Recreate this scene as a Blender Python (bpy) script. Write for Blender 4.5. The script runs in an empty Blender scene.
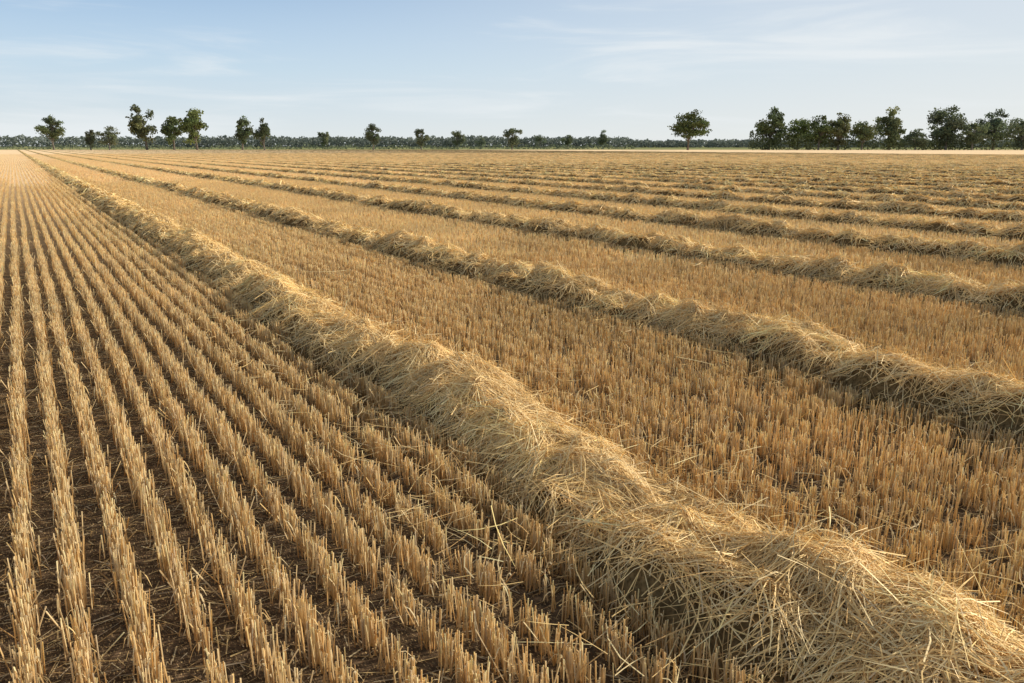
import bpy, math, random
import numpy as np
from mathutils import Vector
R=np.random.default_rng(7); random.seed(7)
scene=bpy.context.scene
HC=2.0; YAW=31.4; PITCH=13.8
SUN_AZ=99.0; SUN_EL=26.0

# ---------------------------------------------------------------- helpers
def vn(x,y,seed=0):
    x=np.asarray(x,dtype=float); y=np.asarray(y,dtype=float)
    xi=np.floor(x).astype(np.int64); yi=np.floor(y).astype(np.int64)
    fx=x-xi; fy=y-yi; fx=fx*fx*(3-2*fx); fy=fy*fy*(3-2*fy)
    def h(i,j):
        n=(i*374761393+j*668265263+seed*144269504)&0xffffffff
        n=((n^(n>>13))*1274126177)&0xffffffff
        return ((n^(n>>16))&0xffff)/65535.0
    return (h(xi,yi)*(1-fx)+h(xi+1,yi)*fx)*(1-fy)+(h(xi,yi+1)*(1-fx)+h(xi+1,yi+1)*fx)*fy
def make_mesh(name,V,loops,totals,col=None,matidx=None,smooth=False):
    me=bpy.data.meshes.new(name)
    V=np.ascontiguousarray(V,dtype=np.float32); loops=np.ascontiguousarray(loops,dtype=np.int32).ravel()
    totals=np.ascontiguousarray(totals,dtype=np.int32)
    me.vertices.add(len(V)); me.vertices.foreach_set('co',V.ravel())
    me.loops.add(len(loops)); me.loops.foreach_set('vertex_index',loops)
    me.polygons.add(len(totals))
    st=np.concatenate([[0],np.cumsum(totals)[:-1]]).astype(np.int32)
    me.polygons.foreach_set('loop_start',st); me.polygons.foreach_set('loop_total',totals)
    if matidx is not None: me.polygons.foreach_set('material_index',np.ascontiguousarray(matidx,dtype=np.int32))
    me.update(calc_edges=True); me.validate()
    if col is not None:
        a=me.color_attributes.new('tint','FLOAT_COLOR','POINT')
        c=np.ones((len(V),4),dtype=np.float32); c[:,:3]=np.minimum(col,.93)
        a.data.foreach_set('color',c.ravel())
    me.polygons.foreach_set('use_smooth',np.full(len(me.polygons),smooth,dtype=bool))
    return me
def add_obj(name,me,mats,parent=None):
    o=bpy.data.objects.new(name,me); scene.collection.objects.link(o)
    for m in mats: me.materials.append(m)
    if parent: o.parent=parent
    return o
class Geo:
    def __init__(s): s.V=[];s.L=[];s.T=[];s.C=[];s.M=[];s.n=0
    def add(s,V,F,col,mi=0):
        F=np.asarray(F); s.V.append(V); s.L.append((F+s.n).ravel()); s.T.append(np.full(len(F),F.shape[1]))
        s.C.append(np.broadcast_to(col,(len(V),3))); s.M.append(np.full(len(F),mi)); s.n+=len(V)
    def mesh(s,name,smooth=False):
        return make_mesh(name,np.concatenate(s.V),np.concatenate(s.L),np.concatenate(s.T),np.concatenate(s.C),np.concatenate(s.M),smooth)
def norm(a): return a/np.maximum(np.linalg.norm(a,axis=-1,keepdims=True),1e-9)
def ribbons(g,P,W,side,col,mi=0,taper=True):
    N,K,_=P.shape
    w=np.repeat(W[:,None],K,1)*0.5
    if taper and K>2: w[:,-1]*=0.35
    A=P-side[:,None,:]*w[...,None]; B=P+side[:,None,:]*w[...,None]
    V=np.stack([A,B],2).reshape(-1,3)
    b=(np.arange(N)*K*2)[:,None]+(np.arange(K-1)*2)[None,:]
    F=np.stack([b,b+1,b+3,b+2],-1).reshape(-1,4)
    g.add(V,F,np.repeat(col,K*2,axis=0),mi)
def tubes(g,P,Rr,ns,colb,colt,mi=0,cap=True):
    N,K,_=P.shape
    d=norm(P[:,-1]-P[:,0]); up=np.array([0.31,0.95,0.05])
    a=norm(np.cross(d,up)); b=np.cross(d,a)
    ph=R.uniform(0,6.28,N)[:,None]+np.arange(ns)[None]*2*np.pi/ns
    ring=np.cos(ph)[...,None]*a[:,None]+np.sin(ph)[...,None]*b[:,None]
    V=(P[:,:,None,:]+ring[:,None]*Rr[:,:,None,None]).reshape(-1,3)
    base=(np.arange(N)*K*ns)[:,None,None]; k=(np.arange(K-1)*ns)[None,:,None]; j=np.arange(ns)[None,None,:]; j2=(j+1)%ns
    F=np.stack([base+k+j,base+k+j2,base+k+ns+j2,base+k+ns+j],-1).reshape(-1,4)
    f=np.linspace(0,1,K)[None,:,None,None]
    C=(colb[:,None,None,:]*(1-f)+colt[:,None,None,:]*f); C=np.broadcast_to(C,(N,K,ns,3)).reshape(-1,3)
    n0=g.n
    g.add(V,F,C,mi)
    if cap:
        t=n0+(np.arange(N)*K*ns)[:,None]+(K-1)*ns+np.arange(ns)[None]
        g.L.append(t.ravel()); g.T.append(np.full(N,ns)); g.M.append(np.full(N,mi))
PALE=np.array([.93,.76,.46]); GOLD=np.array([.92,.68,.335]); BROWN=np.array([.64,.42,.19]); GREY=np.array([.74,.60,.40])
def straw_col(n,p=(.38,.40,.15,.07)):
    k=R.choice(4,n,p=p); c=np.stack([PALE,GOLD,BROWN,GREY])[k]
    return c*R.uniform(.82,1.08,n)[:,None]
def cam_xz(x,y):
    r=math.radians(YAW); return x*math.cos(r)-y*math.sin(r), x*math.sin(r)+y*math.cos(r)

# ---------------------------------------------------------------- materials
def nt(name):
    m=bpy.data.materials.new(name); m.use_nodes=True; t=m.node_tree; t.nodes.clear(); return m,t
def leafy(name,transl,noise_scale=0,noise_amt=.25,gain=1.0,gloss=0.0,detail=1):
    m,t=nt(name); N=t.nodes; L=t.links
    a=N.new('ShaderNodeAttribute'); a.attribute_name='tint'; colr=a.outputs['Color']
    if noise_scale:
        g=N.new('ShaderNodeNewGeometry')
        nz=N.new('ShaderNodeTexNoise'); nz.inputs['Scale'].default_value=noise_scale; nz.inputs['Detail'].default_value=detail
        L.new(g.outputs['Position'],nz.inputs['Vector'])
        mr=N.new('ShaderNodeMapRange'); mr.inputs[1].default_value=.3; mr.inputs[2].default_value=.7
        mr.inputs[3].default_value=gain*(1-noise_amt); mr.inputs[4].default_value=gain*(1+noise_amt)
        L.new(nz.outputs[0],mr.inputs[0])
        mx=N.new('ShaderNodeVectorMath'); mx.operation='SCALE'
        L.new(colr,mx.inputs[0]); L.new(mr.outputs[0],mx.inputs['Scale']); colr=mx.outputs[0]
    o=N.new('ShaderNodeOutputMaterial')
    d=N.new('ShaderNodeBsdfDiffuse'); L.new(colr,d.inputs[0]); out=d.outputs[0]
    if transl:
        tr=N.new('ShaderNodeBsdfTranslucent'); ms=N.new('ShaderNodeMixShader'); ms.inputs[0].default_value=transl
        L.new(colr,tr.inputs['Color']); L.new(out,ms.inputs[1]); L.new(tr.outputs[0],ms.inputs[2]); out=ms.outputs[0]
    if gloss:
        gl=N.new('ShaderNodeBsdfGlossy'); gl.inputs['Roughness'].default_value=.42; gl.inputs[0].default_value=(1,.88,.68,1)
        ms=N.new('ShaderNodeMixShader'); ms.inputs[0].default_value=gloss
        L.new(out,ms.inputs[1]); L.new(gl.outputs[0],ms.inputs[2]); out=ms.outputs[0]
    L.new(out,o.inputs[0])
    return m
M_STRAW=leafy('straw',.12,gloss=.03)
M_STUB=leafy('stubble_straw',.34,.5,.07,1.0)
M_CORE=leafy('shaded_straw_core',.0,45.0,.5,.28,detail=3)  # core straw darkened in colour to stand in for shade between strands
M_LEAF=leafy('foliage',.3)
M_BARK=leafy('bark',.0,2.0,.3)

def ground_mat():
    m,t=nt('field_soil'); N=t.nodes; L=t.links
    g=N.new('ShaderNodeNewGeometry'); P=g.outputs['Position']
    def noise(s,d=4,vec=P,ro=.55):
        n=N.new('ShaderNodeTexNoise'); n.inputs['Scale'].default_value=s; n.inputs['Detail'].default_value=d; n.inputs['Roughness'].default_value=ro
        L.new(vec,n.inputs['Vector']); return n.outputs[0]
    def ramp(v,pts):
        r=N.new('ShaderNodeValToRGB'); e=r.color_ramp.elements
        while len(e)<len(pts): e.new(.5)
        for i,(p,c) in enumerate(pts): e[i].position=p; e[i].color=(*c,1)
        L.new(v,r.inputs[0]); return r.outputs[0]
    def mix(f,a,b):
        x=N.new('ShaderNodeMix'); x.data_type='RGBA'; L.new(f,x.inputs[0]); L.new(a,x.inputs[6]); L.new(b,x.inputs[7]); return x.outputs[2]
    n1=noise(22,6)
    soil=ramp(n1,[(.3,(.05,.033,.02)),(.55,(.105,.07,.042)),(.75,(.24,.16,.095))])
    mp=N.new('ShaderNodeMapping'); mp.inputs['Scale'].default_value=(160,40,40); mp.inputs['Rotation'].default_value=(0,0,.5); L.new(P,mp.inputs[0])
    n3=noise(1,2,mp.outputs[0]); fl=ramp(n3,[(.58,(0,0,0)),(.68,(1,1,1))])
    lit=N.new('ShaderNodeRGB'); lit.outputs[0].default_value=(.50,.35,.17,1)
    near=mix(fl,soil,lit.outputs[0])
    mp2=N.new('ShaderNodeMapping'); mp2.inputs['Scale'].default_value=(.24,.02,.1); L.new(P,mp2.inputs[0])
    far=ramp(noise(1,5,mp2.outputs[0]),[(.3,(.88,.64,.38)),(.7,(.93,.71,.45))])
    ln=N.new('ShaderNodeVectorMath'); ln.operation='LENGTH'; L.new(P,ln.inputs[0])
    mr=N.new('ShaderNodeMapRange'); mr.interpolation_type='SMOOTHSTEP'; mr.inputs[1].default_value=6; mr.inputs[2].default_value=60; L.new(ln.outputs['Value'],mr.inputs[0])
    c=mix(mr.outputs[0],near,far)
    dv=N.new('ShaderNodeVectorMath'); dv.operation='DOT_PRODUCT'; r=math.radians(YAW); dv.inputs[1].default_value=(math.sin(r),math.cos(r),0); L.new(P,dv.inputs[0])
    mr2=N.new('ShaderNodeMapRange'); mr2.inputs[1].default_value=440; mr2.inputs[2].default_value=446; L.new(dv.outputs['Value'],mr2.inputs[0])
    gr=ramp(noise(.01,3),[(.35,(.17,.21,.09)),(.65,(.33,.32,.15))])
    c=mix(mr2.outputs[0],c,gr)
    p=N.new('ShaderNodeBsdfDiffuse')
    L.new(c,p.inputs[0])
    b=N.new('ShaderNodeBump'); b.inputs['Strength'].default_value=.8; b.inputs['Distance'].default_value=.03; L.new(n1,b.inputs['Height']); L.new(b.outputs[0],p.inputs['Normal'])
    o=N.new('ShaderNodeOutputMaterial'); L.new(p.outputs[0],o.inputs[0]); return m
M_GR=ground_mat()
S=6000.
me=make_mesh('ground',[(-S,-S,0),(S,-S,0),(S,S,0),(-S,S,0)],[0,1,2,3],[4])
add_obj('ground',me,[M_GR])

# ---------------------------------------------------------------- windrows
WX=[2.62,6.0,10.15,14.0,17.9]+[17.9+3.95*k for k in range(1,46)]
def Hfun(x,t,x0,k):
    xr=x-x0-.09*(vn(t*.55,k*7.3,1)-.5)*2-.08*(vn(t*1.9,k*3.1,2)-.5)*2
    sd=100+k
    wl=(.42 if k==0 else .43)*(.70+.60*vn(t*1.7,k*2.0,sd)); wr=(.56 if k==0 else .58)*(.8+.4*vn(t*1.3,k*5.0,sd+50))
    w=np.where(xr<0,wl,wr)
    far=1-.68*np.clip((np.hypot(x0,t)-28)/90,0,1)
    h=(.28 if k==0 else .29)*far*(.84+.32*vn(t*.8,k*9.0,sd+9))*(.83+.36*vn(t*2.4,k*4.0,sd+3))
    if k==0: h=h*(.82+.18*np.clip((t-1.5)/3.0,0,1))
    u=np.clip(np.abs(xr)/w,0,1)
    pr=np.where(xr<0,(1-u**2.6)**.42,(1-u**1.8)**.95)
    bil=np.abs(2*vn(x*2.6+.7*vn(t*1.3,x,5),t*2.1,sd+20)-1); bil2=np.abs(2*vn(x*5.5,t*4.6,sd+22)-1)
    b=((bil-.38)*.15+(bil2-.4)*.085+(vn(x*10,t*9,sd+21)-.5)*.06)*far
    return h*pr+b*np.clip(pr*1.8,0,1)
def build_windrow(k,x0):
    tmin=max(x0/math.tan(math.radians(YAW+37))-3,-1.5) if k>0 else 0.6
    tmax=440/math.cos(math.radians(YAW))-x0*math.tan(math.radians(YAW))
    if tmax<tmin+10: return
    g=Geo()
    ts=[tmin]; 
    while ts[-1]<tmax:
        d=math.hypot(ts[-1],x0); ts.append(ts[-1]+min(max(d*.008,.035),2.5))
    ts=np.array(ts); dn=math.hypot(tmin,x0)
    nx=40 if dn<9 else (26 if dn<20 else 12)
    us=np.linspace(-.72,.84,nx)
    X=x0+us[None,:]+0*ts[:,None]; T=ts[:,None]+0*us[None,:]
    Z=Hfun(X,T,x0,k)-.045
    V=np.stack([X,T,Z],-1).reshape(-1,3)
    i=np.arange(len(ts)-1)[:,None]*nx+np.arange(nx-1)[None]
    F=np.stack([i,i+1,i+nx+1,i+nx],-1).reshape(-1,4)
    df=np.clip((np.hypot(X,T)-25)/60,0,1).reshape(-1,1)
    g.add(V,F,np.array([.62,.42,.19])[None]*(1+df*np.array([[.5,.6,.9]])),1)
    edges=[tmin]
    while edges[-1]<tmax: edges.append(edges[-1]+max(.5,math.hypot(edges[-1],x0)*.12))
    nearT=[];farT=[]
    for a,b in zip(edges[:-1],edges[1:]):
        d=max(math.hypot((a+b)/2,x0),4.0)
        den=3400*(6/max(d,4.5))**1.3
        if d>40: den*=(40/d)**.9
        n=int(den*(b-a)); tt=R.uniform(a,b,n); (nearT if d<24 else farT).append(tt)
    for lst,K in ((nearT,4),(farT,2)):
        if not lst: continue
        t=np.concatenate(lst); n=len(t)
        if n==0: continue
        x=x0+.06+R.normal(0,.27,n).clip(-.8,.85)
        stray=R.random(n)<.07
        x=np.where(stray,x0+R.normal(0,.55,n).clip(-1.1,1.2),x)
        d=np.hypot(t,x0); fd=np.clip((d-20)/40,0,1)
        Ls=R.uniform(.08,.40,n)*np.where(R.random(n)<.12,1.5,1)
        if K==2: Ls*=1.1
        ang=(vn(x*2.6,t*1.7,300+k)*2-1)*3.6+(vn(x*7,t*5,310+k)*2-1)*2.2+R.normal(0,.5,n)
        wild=(R.random(n)<.25)|stray; ang=np.where(wild,R.uniform(-3.14,3.14,n),ang)
        dx=np.sin(ang); dy=np.cos(ang)
        s=np.linspace(-.5,.5,K)[None,:]*Ls[:,None]
        bend=R.normal(0,1.0,n)[:,None]*(s**2)
        px=x[:,None]+dx[:,None]*s-dy[:,None]*bend; py=t[:,None]+dy[:,None]*s+dx[:,None]*bend
        h0=Hfun(px[:,0],py[:,0],x0,k); h2=Hfun(px[:,-1],py[:,-1],x0,k); h1=Hfun(x,t,x0,k)
        e=.05
        gx=(Hfun(x+e,t,x0,k)-Hfun(x-e,t,x0,k))/(2*e); gy=(Hfun(x,t+e,x0,k)-Hfun(x,t-e,x0,k))/(2*e)
        sn=norm(np.stack([-gx.clip(-2.5,2.5),-gy.clip(-1.5,1.5),np.ones(n)],-1))
        sl_=.45
        h0=np.maximum(h0,h1-sl_*Ls*.5); h2=np.maximum(h2,h1-sl_*Ls*.5)
        q=np.linspace(-1,1,K)[None,:]
        z=h0[:,None]*q*(q-1)/2+h1[:,None]*(1-q*q)+h2[:,None]*q*(q+1)/2
        lift=(np.abs(R.normal(0,.024,n))+.002)*(1-.5*fd)
        out=R.random(n)<(.20 if K>2 else .04)
        tilt=np.where(out,R.normal(0,.36,n),R.normal(0,.09,n))
        z=z+lift[:,None]+np.abs(tilt)[:,None]*(s*np.sign(tilt)[:,None]+np.where(out,.0,.2)[:,None]*Ls[:,None])
        z=np.where(stray[:,None],np.maximum(z,R.uniform(.04,.17,n)[:,None]+.3*tilt[:,None]*s),z)
        z=np.maximum(z,.008)
        P=np.stack([px,py,z],-1)
        dirv=norm(P[:,-1]-P[:,0]); rv=norm(sn+R.normal(0,.25,(n,3)))
        side=norm(np.cross(dirv,rv))
        W=R.uniform(.0026,.0060,n)*np.clip(d/6,1,12)**(1.0 if K==2 else .85)
        W=np.minimum(W,.034)
        c=straw_col(n,(.34,.52,.11,.03))*np.array([1.04,.99,.88])
        c*= (.78+.34*vn(x*4.5,t*3.5,400+k))[:,None]*(1+.10*fd[:,None])
        # shade low on the swath painted into the straw colour as darker brown
        zm=z.mean(1); low_shade=np.clip((.19-zm)/.13,0,1)*np.clip(1.3-d/30,0,1)*(~stray)
        c=c*(1-low_shade[:,None]*np.array([.56,.64,.70]))
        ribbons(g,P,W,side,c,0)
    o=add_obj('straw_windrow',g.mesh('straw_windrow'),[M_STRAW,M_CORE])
for k,x0 in enumerate(WX): build_windrow(k,x0)

# ---------------------------------------------------------------- stubble
col=bpy.data.collections.new('stubble_variants')
def stub_seg(name,length,rows,per_m,r,h,sides,litter,mul=(1,1,1)):
    g=Geo(); mul=np.array(mul)
    for ri in range(rows):
        xo=(ri-(rows-1)/2)*.2
        n=int(length*per_m)
        nc=int(length*30); cy=np.sort(R.uniform(0,length,nc)); ch=R.uniform(.88,1.08,nc)
        ci=R.integers(0,nc,n)
        y=(cy[ci]+R.normal(0,.02,n))%length; x=xo+R.normal(0,.020,n)
        hh=h*ch[ci]*R.uniform(.8,1.08,n); hh[R.random(n)<.07]*=.55
        lx=R.normal(0,.06,n); ly=R.normal(0,.07,n)
        br=R.random(n)<.04; lx[br]*=5; ly[br]*=6
        P0=np.stack([x,y,np.zeros(n)],-1); P1=np.stack([x+lx*hh,y+ly*hh,hh],-1)
        P=np.stack([P0,P1],1); rr=r*R.uniform(.7,1.3,n)
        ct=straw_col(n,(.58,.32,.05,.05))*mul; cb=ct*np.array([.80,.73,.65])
        if sides>=3:
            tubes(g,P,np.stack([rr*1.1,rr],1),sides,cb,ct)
        else:
            for q in range(2):
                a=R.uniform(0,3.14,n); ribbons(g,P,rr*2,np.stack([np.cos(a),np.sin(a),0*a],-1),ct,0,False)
        if sides>=3:
            m=n//4; j=R.integers(0,n,m); K=4
            a=R.uniform(0,6.28,m); L=R.uniform(.05,.13,m); f=np.linspace(0,1,K)[None]
            st=P0[j]+(P1[j]-P0[j])*R.uniform(.3,.95,m)[:,None]
            px=st[:,0:1]+np.cos(a)[:,None]*L[:,None]*f*.45; py=st[:,1:2]+np.sin(a)[:,None]*L[:,None]*f*.7
            pz=np.maximum(st[:,2:3]+L[:,None]*(.35*f-1.0*f*f),.005)
            PP=np.stack([px,py,pz],-1); sd=np.stack([-np.sin(a),np.cos(a),0*a],-1)
            ribbons(g,PP,R.uniform(.003,.007,m),sd,straw_col(m,(.4,.35,.18,.07)))
    if litter:
        m=int(litter*length*rows*.2); a=R.uniform(0,6.28,m); L=R.uniform(.03,.16,m)
        c0=np.stack([R.uniform(-.1*rows,.1*rows,m),R.uniform(0,length,m),R.uniform(.003,.018,m)],-1)
        dv=np.stack([np.cos(a),np.sin(a),R.normal(0,.06,m)],-1)
        P=np.stack([c0-dv*L[:,None]/2,c0+dv*L[:,None]/2],1); P[...,2]=np.maximum(P[...,2],.003)
        ribbons(g,P,R.uniform(.002,.006,m),np.stack([-np.sin(a),np.cos(a),R.normal(0,.2,m)],-1),straw_col(m,(.2,.25,.38,.17))*.7)
    me=g.mesh(name); o=bpy.data.objects.new(name,me); me.materials.append(M_STUB); col.objects.link(o)
N0,N1,N2=10,8,5
for i in range(N0): stub_seg('s%02d'%i,1.0,1,180,.0026,.175,3,270,(1.03,1.03,1.03))
for i in range(N1): stub_seg('s%02d'%(N0+i),2.0,1,96,.0042,.172,2,40,(1.05,1.04,1.05))
for i in range(N2): stub_seg('s%02d'%(N0+N1+i),8.0,10,16,.010,.11,2,0,(1.08,1.04,1.08))
pts=[];idx=[];rot=[];scl=[]
def near_w(x,m=.27):
    return any(abs(x-w)<m for w in WX[:14])
def visible(x,y,mar):
    X,Z=cam_xz(x,y); return Z>1.2-mar*.3 and abs(X)<.68*Z+mar
D0,D1,D2=15.,46.,230.
for ix in range(-4,200):
    for iy in range(-1,60):
        xa=ix*2.0-.3; ya=iy*8.0; xc=xa+1; yc=ya+4
        if not visible(xc,yc,7): continue
        d=math.hypot(max(abs(xc)-1,0),max(abs(yc)-4,0))
        if d>D2: continue
        if d>D1+random.uniform(-8,8):
            pts.append((xc,ya,0)); idx.append(N0+N1+random.randrange(N2)); rot.append(0); scl.append((1,1,random.uniform(.96,1.03)*(1.3-.95*min(max(d-D1,0)/90,1)))); continue
        for r in range(10):
            x=xa+.1+r*.2
            if near_w(x): continue
            for s in range(4):
                y0=ya+s*2; dd=math.hypot(x,y0+1)
                if not visible(x,y0+1,2.2): continue
                def off(yy): return (float(vn(yy*.35,x*9.1,55))-.5)*.035+(float(vn(yy*.9,x*9.1,56))-.5)*.015
                if dd>D0+random.uniform(-4,4):
                    f=random.random()<.5
                    pts.append((x+off(y0),y0+(2 if f else 0),0)); rot.append(math.pi if f else 0)
                    idx.append(N0+random.randrange(N1)); scl.append((1,1,random.uniform(.9,1.06)))
                else:
                    for q in range(2):
                        f=random.random()<.5; yy=y0+q
                        if not visible(x,yy+.5,1.5): continue
                        pts.append((x+off(yy),yy+(1 if f else 0),0)); rot.append(math.pi if f else 0)
                        idx.append(random.randrange(N0)); scl.append((1.1,1,random.uniform(.88,1.08)*(.94+.12*float(vn(x*1.5,yy*.4,60)))))
print('instances',len(pts))
pm=bpy.data.meshes.new('wheat_stubble'); pm.vertices.add(len(pts)); pm.vertices.foreach_set('co',np.array(pts,dtype=np.float32).ravel())
a=pm.attributes.new('vidx','INT','POINT'); a.data.foreach_set('value',np.array(idx,dtype=np.int32))
a=pm.attributes.new('vrot','FLOAT_VECTOR','POINT'); rv=np.zeros((len(pts),3),dtype=np.float32); rv[:,2]=rot; a.data.foreach_set('vector',rv.ravel())
a=pm.attributes.new('vscl','FLOAT_VECTOR','POINT'); a.data.foreach_set('vector',np.array(scl,dtype=np.float32).ravel())
so=add_obj('wheat_stubble',pm,[])
ng=bpy.data.node_groups.new('scatter_stubble','GeometryNodeTree')
ng.interface.new_socket('Geometry',in_out='INPUT',socket_type='NodeSocketGeometry'); ng.interface.new_socket('Geometry',in_out='OUTPUT',socket_type='NodeSocketGeometry')
gi=ng.nodes.new('NodeGroupInput'); go=ng.nodes.new('NodeGroupOutput')
ci=ng.nodes.new('GeometryNodeCollectionInfo'); ci.inputs['Collection'].default_value=col; ci.inputs['Separate Children'].default_value=True; ci.inputs['Reset Children'].default_value=True
ip=ng.nodes.new('GeometryNodeInstanceOnPoints'); ip.inputs['Pick Instance'].default_value=True
def na(n,t):
    x=ng.nodes.new('GeometryNodeInputNamedAttribute'); x.data_type=t; x.inputs[0].default_value=n; return x.outputs[0]
ng.links.new(gi.outputs[0],ip.inputs['Points']); ng.links.new(ci.outputs[0],ip.inputs['Instance'])
ng.links.new(na('vidx','INT'),ip.inputs['Instance Index'])
e2r=ng.nodes.new('FunctionNodeEulerToRotation'); ng.links.new(na('vrot','FLOAT_VECTOR'),e2r.inputs[0]); ng.links.new(e2r.outputs[0],ip.inputs['Rotation'])
ng.links.new(na('vscl','FLOAT_VECTOR'),ip.inputs['Scale']); ng.links.new(ip.outputs[0],go.inputs[0])
md=so.modifiers.new('scatter','NODES'); md.node_group=ng

# ---------------------------------------------------------------- trees
def place(b,z):
    rel=math.radians(b-YAW); D=z/math.cos(rel); return D*math.sin(math.radians(b)),D*math.cos(math.radians(b))
GREEN=[np.array([.125,.155,.045]),np.array([.10,.13,.045]),np.array([.155,.17,.06]),np.array([.09,.12,.045])]
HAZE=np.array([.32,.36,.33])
def leaf_quads(g,C,size,colr,mi):
    n=len(C); a=norm(R.normal(0,1,(n,3))); b=norm(np.cross(a,R.normal(0,1,(n,3))))
    s=(size*R.uniform(.5,1.2,n)/2)[:,None]
    V=np.stack([C-a*s-b*s*.6,C+a*s-b*s*.6,C+a*s+b*s*.6,C-a*s+b*s*.6],1).reshape(-1,3)
    g.add(V,np.arange(n*4).reshape(-1,4),np.repeat(colr,4,axis=0),mi)
def tree(name,b,z,H,W,trunk=.2,ncl=22,haze=0.0,dens=1.0):
    x,y=place(b,z); g=Geo()
    base=np.array([0.,0,0]); th=H*trunk
    crown_c=np.array([R.normal(0,.04)*W,R.normal(0,.04)*W,th+(H-th)*.5]); rz=(H-th)*.5; rx=W*.5
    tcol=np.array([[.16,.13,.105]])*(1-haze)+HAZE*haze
    top=np.array([crown_c[0],crown_c[1],th+(H-th)*.75])
    P=np.stack([base,base+(top-base)*.35+[R.normal(0,.02)*H,0,0],top])[None]
    tubes(g,P,np.array([[.030*H,.020*H,.005*H]]),8,tcol,tcol,1)
    cl=[]
    sq=R.uniform(-.35,.35)
    for i in range(ncl):
        u=norm(R.normal(0,1,3)); rr=R.uniform(.35,.98)
        zz=u[2]*rr; wmod=1.0-abs(zz-sq)*.35
        c=crown_c+np.array([u[0]*rx*rr*wmod,u[1]*rx*rr*wmod,zz*rz*.92]); cl.append(c)
        s0=base+(top-base)*R.uniform(.2,.85)
        Pb=np.stack([s0,(s0+c)/2+[0,0,-.02*H],c])[None]
        tubes(g,Pb,np.array([[.009*H,.006*H,.003*H]]),5,tcol,tcol,1)
    gc=GREEN[R.integers(0,4)]*R.uniform(.85,1.2)
    for c in cl:
        k=R.uniform(.5,1.15)
        cr=np.array([R.uniform(.13,.24)*W*k,R.uniform(.13,.24)*W*k,R.uniform(.07,.12)*H*k])
        n=int(110*dens*k*R.uniform(.6,1.3))
        u=norm(R.normal(0,1,(n,3)))*(R.uniform(.1,1.25,n)**.7)[:,None]
        C=c+u*cr; C[:,2]=np.maximum(C[:,2],.4)
        cc=gc*R.uniform(.6,1.5)*np.array([R.uniform(.9,1.15),1,1])
        cc=cc[None]*R.uniform(.7,1.3,n)[:,None]
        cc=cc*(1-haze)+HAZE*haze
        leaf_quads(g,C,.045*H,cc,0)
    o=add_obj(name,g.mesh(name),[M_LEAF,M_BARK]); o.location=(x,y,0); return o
T=[(2.2,32,26,.16,.15),(4.2,22,11,.1,.25),(5.25,23,24,.05,.27),(7.4,42,27,.10,.16),(9.0,35,20,.08,.12),(10.4,38,28,.10,.1),
(13.2,32,20,.1,.14),(14.6,29,17,.1,.15),(18.4,20,12,.1,.28),(21.8,26,17,.08,.2),(25.1,22,13,.1,.23),(27.6,20,16,.08,.27),(29.2,13,13,.05,.37),
(31.4,23,18,.08,.23),(33.4,14,14,.05,.37),(35.3,17,12,.1,.28),(37.7,18,12,.1,.33),(43.5,37,42,.2,.05),
(48.8,40,32,.08,.12),(50.6,31,32,.02,.07),(51.9,32,28,.02,.07),(53.1,36,30,.05,.12),(54.5,28,24,.03,.16),(56.1,41,28,.08,.16),(57.6,22,24,.03,.2),(59.3,42,44,.05,.22),(60.7,28,26,.03,.25),(61.8,38,36,.05,.25),(63.3,34,34,.05,.25),(65.2,37,34,.05,.25)]
for i,(b,hp,wp,tr,hz) in enumerate(T):
    z=405+R.uniform(-12,18)
    if hp<21: z=520
    sc=z/796
    tree('deciduous_tree',b,z,(hp)*sc*1.02,wp*sc,tr,ncl=int(18+wp*.6),haze=hz,dens=1.1)
def foliage_band(name,b0,b1,z0,z1,hfun,n,size,colr,cv=.3):
    g=Geo(); b=R.uniform(b0,b1,n); z=R.uniform(z0,z1,n)
    rel=np.radians(b-YAW); D=z/np.cos(rel); x=D*np.sin(np.radians(b)); y=D*np.cos(np.radians(b))
    h=hfun(b)*(.75+.35*vn(b*9,z*.05,71)); zz=h*R.uniform(0,1,n)**.8
    c=np.array(colr)[None]*R.uniform(1-cv,1+cv,n)[:,None]*(.8+.4*vn(b*6,zz*.25,72))[:,None]
    leaf_quads(g,np.stack([x,y,zz],-1),size,c,0)
    add_obj(name,g.mesh(name),[M_LEAF])
foliage_band('distant_treeline',-8,75,980,1040,lambda b:(14.0-4.0*np.clip((b-36)/6,0,1))*(.74+.2*vn(b*1.3,0*b,80)+.14*vn(b*4.5,0*b,81)),42000,2.6,(.20,.23,.20),.10)  # aerial haze is mixed into this pale grey-green foliage colour
foliage_band('hedgerow',47.5,68,408,425,lambda b:(8.0+5.5*np.clip(1-np.abs(b-53)/4,0,1))*(.6+.7*vn(b*2.2,0*b,90)),12000,.8,(.115,.14,.07))
foliage_band('roadside_scrub',-6,40,505,520,lambda b:2.6*(.3+1.1*vn(b*2.2,0*b,91)),4200,.9,(.19,.22,.14))

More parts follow.
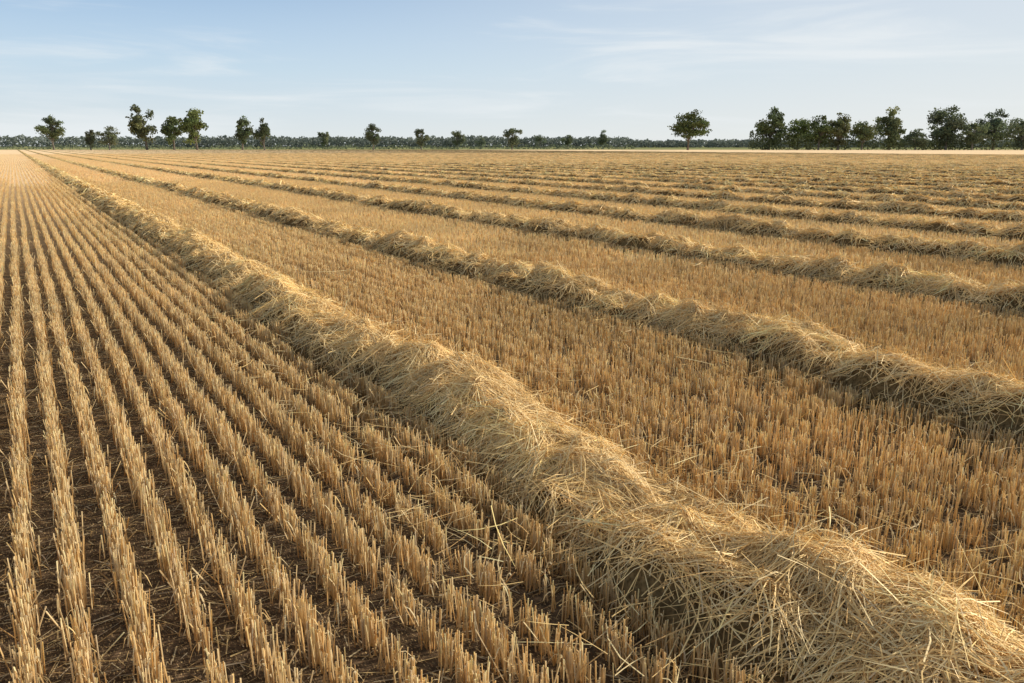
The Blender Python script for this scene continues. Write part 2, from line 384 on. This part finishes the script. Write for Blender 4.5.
# ---------------------------------------------------------------- light
WS=.10
w=bpy.data.worlds.new('World'); scene.world=w; w.use_nodes=True; t=w.node_tree; t.nodes.clear(); N=t.nodes; L=t.links
az=math.radians(SUN_AZ); el=math.radians(SUN_EL)
sd=Vector((math.sin(az)*math.cos(el),math.cos(az)*math.cos(el),math.sin(el)))
sky=N.new('ShaderNodeTexSky'); sky.sky_type='NISHITA'; sky.sun_disc=False; sky.sun_elevation=math.radians(SUN_EL); sky.sun_rotation=math.radians(SUN_AZ)
sky.air_density=1.0; sky.dust_density=1.5; sky.ozone_density=.8
tc=N.new('ShaderNodeTexCoord'); mp=N.new('ShaderNodeMapping'); mp.inputs['Scale'].default_value=(1.6,1.6,16); mp.inputs['Rotation'].default_value=(.03,-.02,.4); L.new(tc.outputs['Generated'],mp.inputs[0])
def wmix(f,a,b):
    x=N.new('ShaderNodeMix'); x.data_type='RGBA'
    L.new(f,x.inputs[0]); L.new(a,x.inputs[6])
    if isinstance(b,tuple): x.inputs[7].default_value=b
    else: L.new(b,x.inputs[7])
    return x.outputs[2]
def wmap(v,a,b,c,d):
    x=N.new('ShaderNodeMapRange'); x.interpolation_type='SMOOTHSTEP'
    for i,q in enumerate((a,b,c,d)): x.inputs[i+1].default_value=q
    L.new(v,x.inputs[0]); return x.outputs[0]
sx=N.new('ShaderNodeSeparateXYZ'); L.new(tc.outputs['Generated'],sx.inputs[0])
hc=N.new('ShaderNodeValToRGB'); e=hc.color_ramp.elements; e[0].position=0; e[0].color=(.78,.825,.825,1); e[1].position=.22; e[1].color=(.27,.48,.80,1)
e2=hc.color_ramp.elements.new(.085); e2.color=(.57,.72,.84,1)
L.new(sx.outputs[2],hc.inputs[0])
hs=N.new('ShaderNodeVectorMath'); hs.operation='SCALE'; hs.inputs['Scale'].default_value=1.0/WS; L.new(hc.outputs[0],hs.inputs[0])
c1=wmix(wmap(sx.outputs[2],.1,.36,.97,0),sky.outputs[0],hs.outputs[0])
dp=N.new('ShaderNodeVectorMath'); dp.operation='DOT_PRODUCT'; dp.inputs[1].default_value=tuple(sd); L.new(tc.outputs['Generated'],dp.inputs[0])
c1=wmix(wmap(dp.outputs['Value'],.0,.95,0,.5),c1,(.90/WS,.88/WS,.83/WS,1))
nz=N.new('ShaderNodeTexNoise'); nz.inputs['Scale'].default_value=1.7; nz.inputs['Detail'].default_value=7; nz.inputs['Roughness'].default_value=.55; nz.inputs['Distortion'].default_value=.5; L.new(mp.outputs[0],nz.inputs['Vector'])
c2=wmix(wmap(nz.outputs[0],.45,.70,0,.7),c1,(.84/WS,.88/WS,.90/WS,1))
bg=N.new('ShaderNodeBackground'); bg.inputs[1].default_value=WS; L.new(c2,bg.inputs[0])
o=N.new('ShaderNodeOutputWorld'); L.new(bg.outputs[0],o.inputs[0])
sl=bpy.data.lights.new('sun','SUN'); sl.energy=5.0; sl.angle=math.radians(.6); sl.color=(1,.90,.74)
s=bpy.data.objects.new('sun',sl); scene.collection.objects.link(s)
s.rotation_euler=sd.to_track_quat('Z','Y').to_euler(); s.location=(0,0,50)
c=bpy.data.cameras.new('camera'); c.lens=28; c.sensor_width=36; c.clip_end=9000; c.clip_start=.05
co=bpy.data.objects.new('camera',c); scene.collection.objects.link(co); co.location=(0,0,HC)
co.rotation_euler=(math.radians(90-PITCH),0,math.radians(-YAW)); scene.camera=co
scene.view_settings.view_transform='Standard'; scene.view_settings.look='None'; scene.view_settings.exposure=0
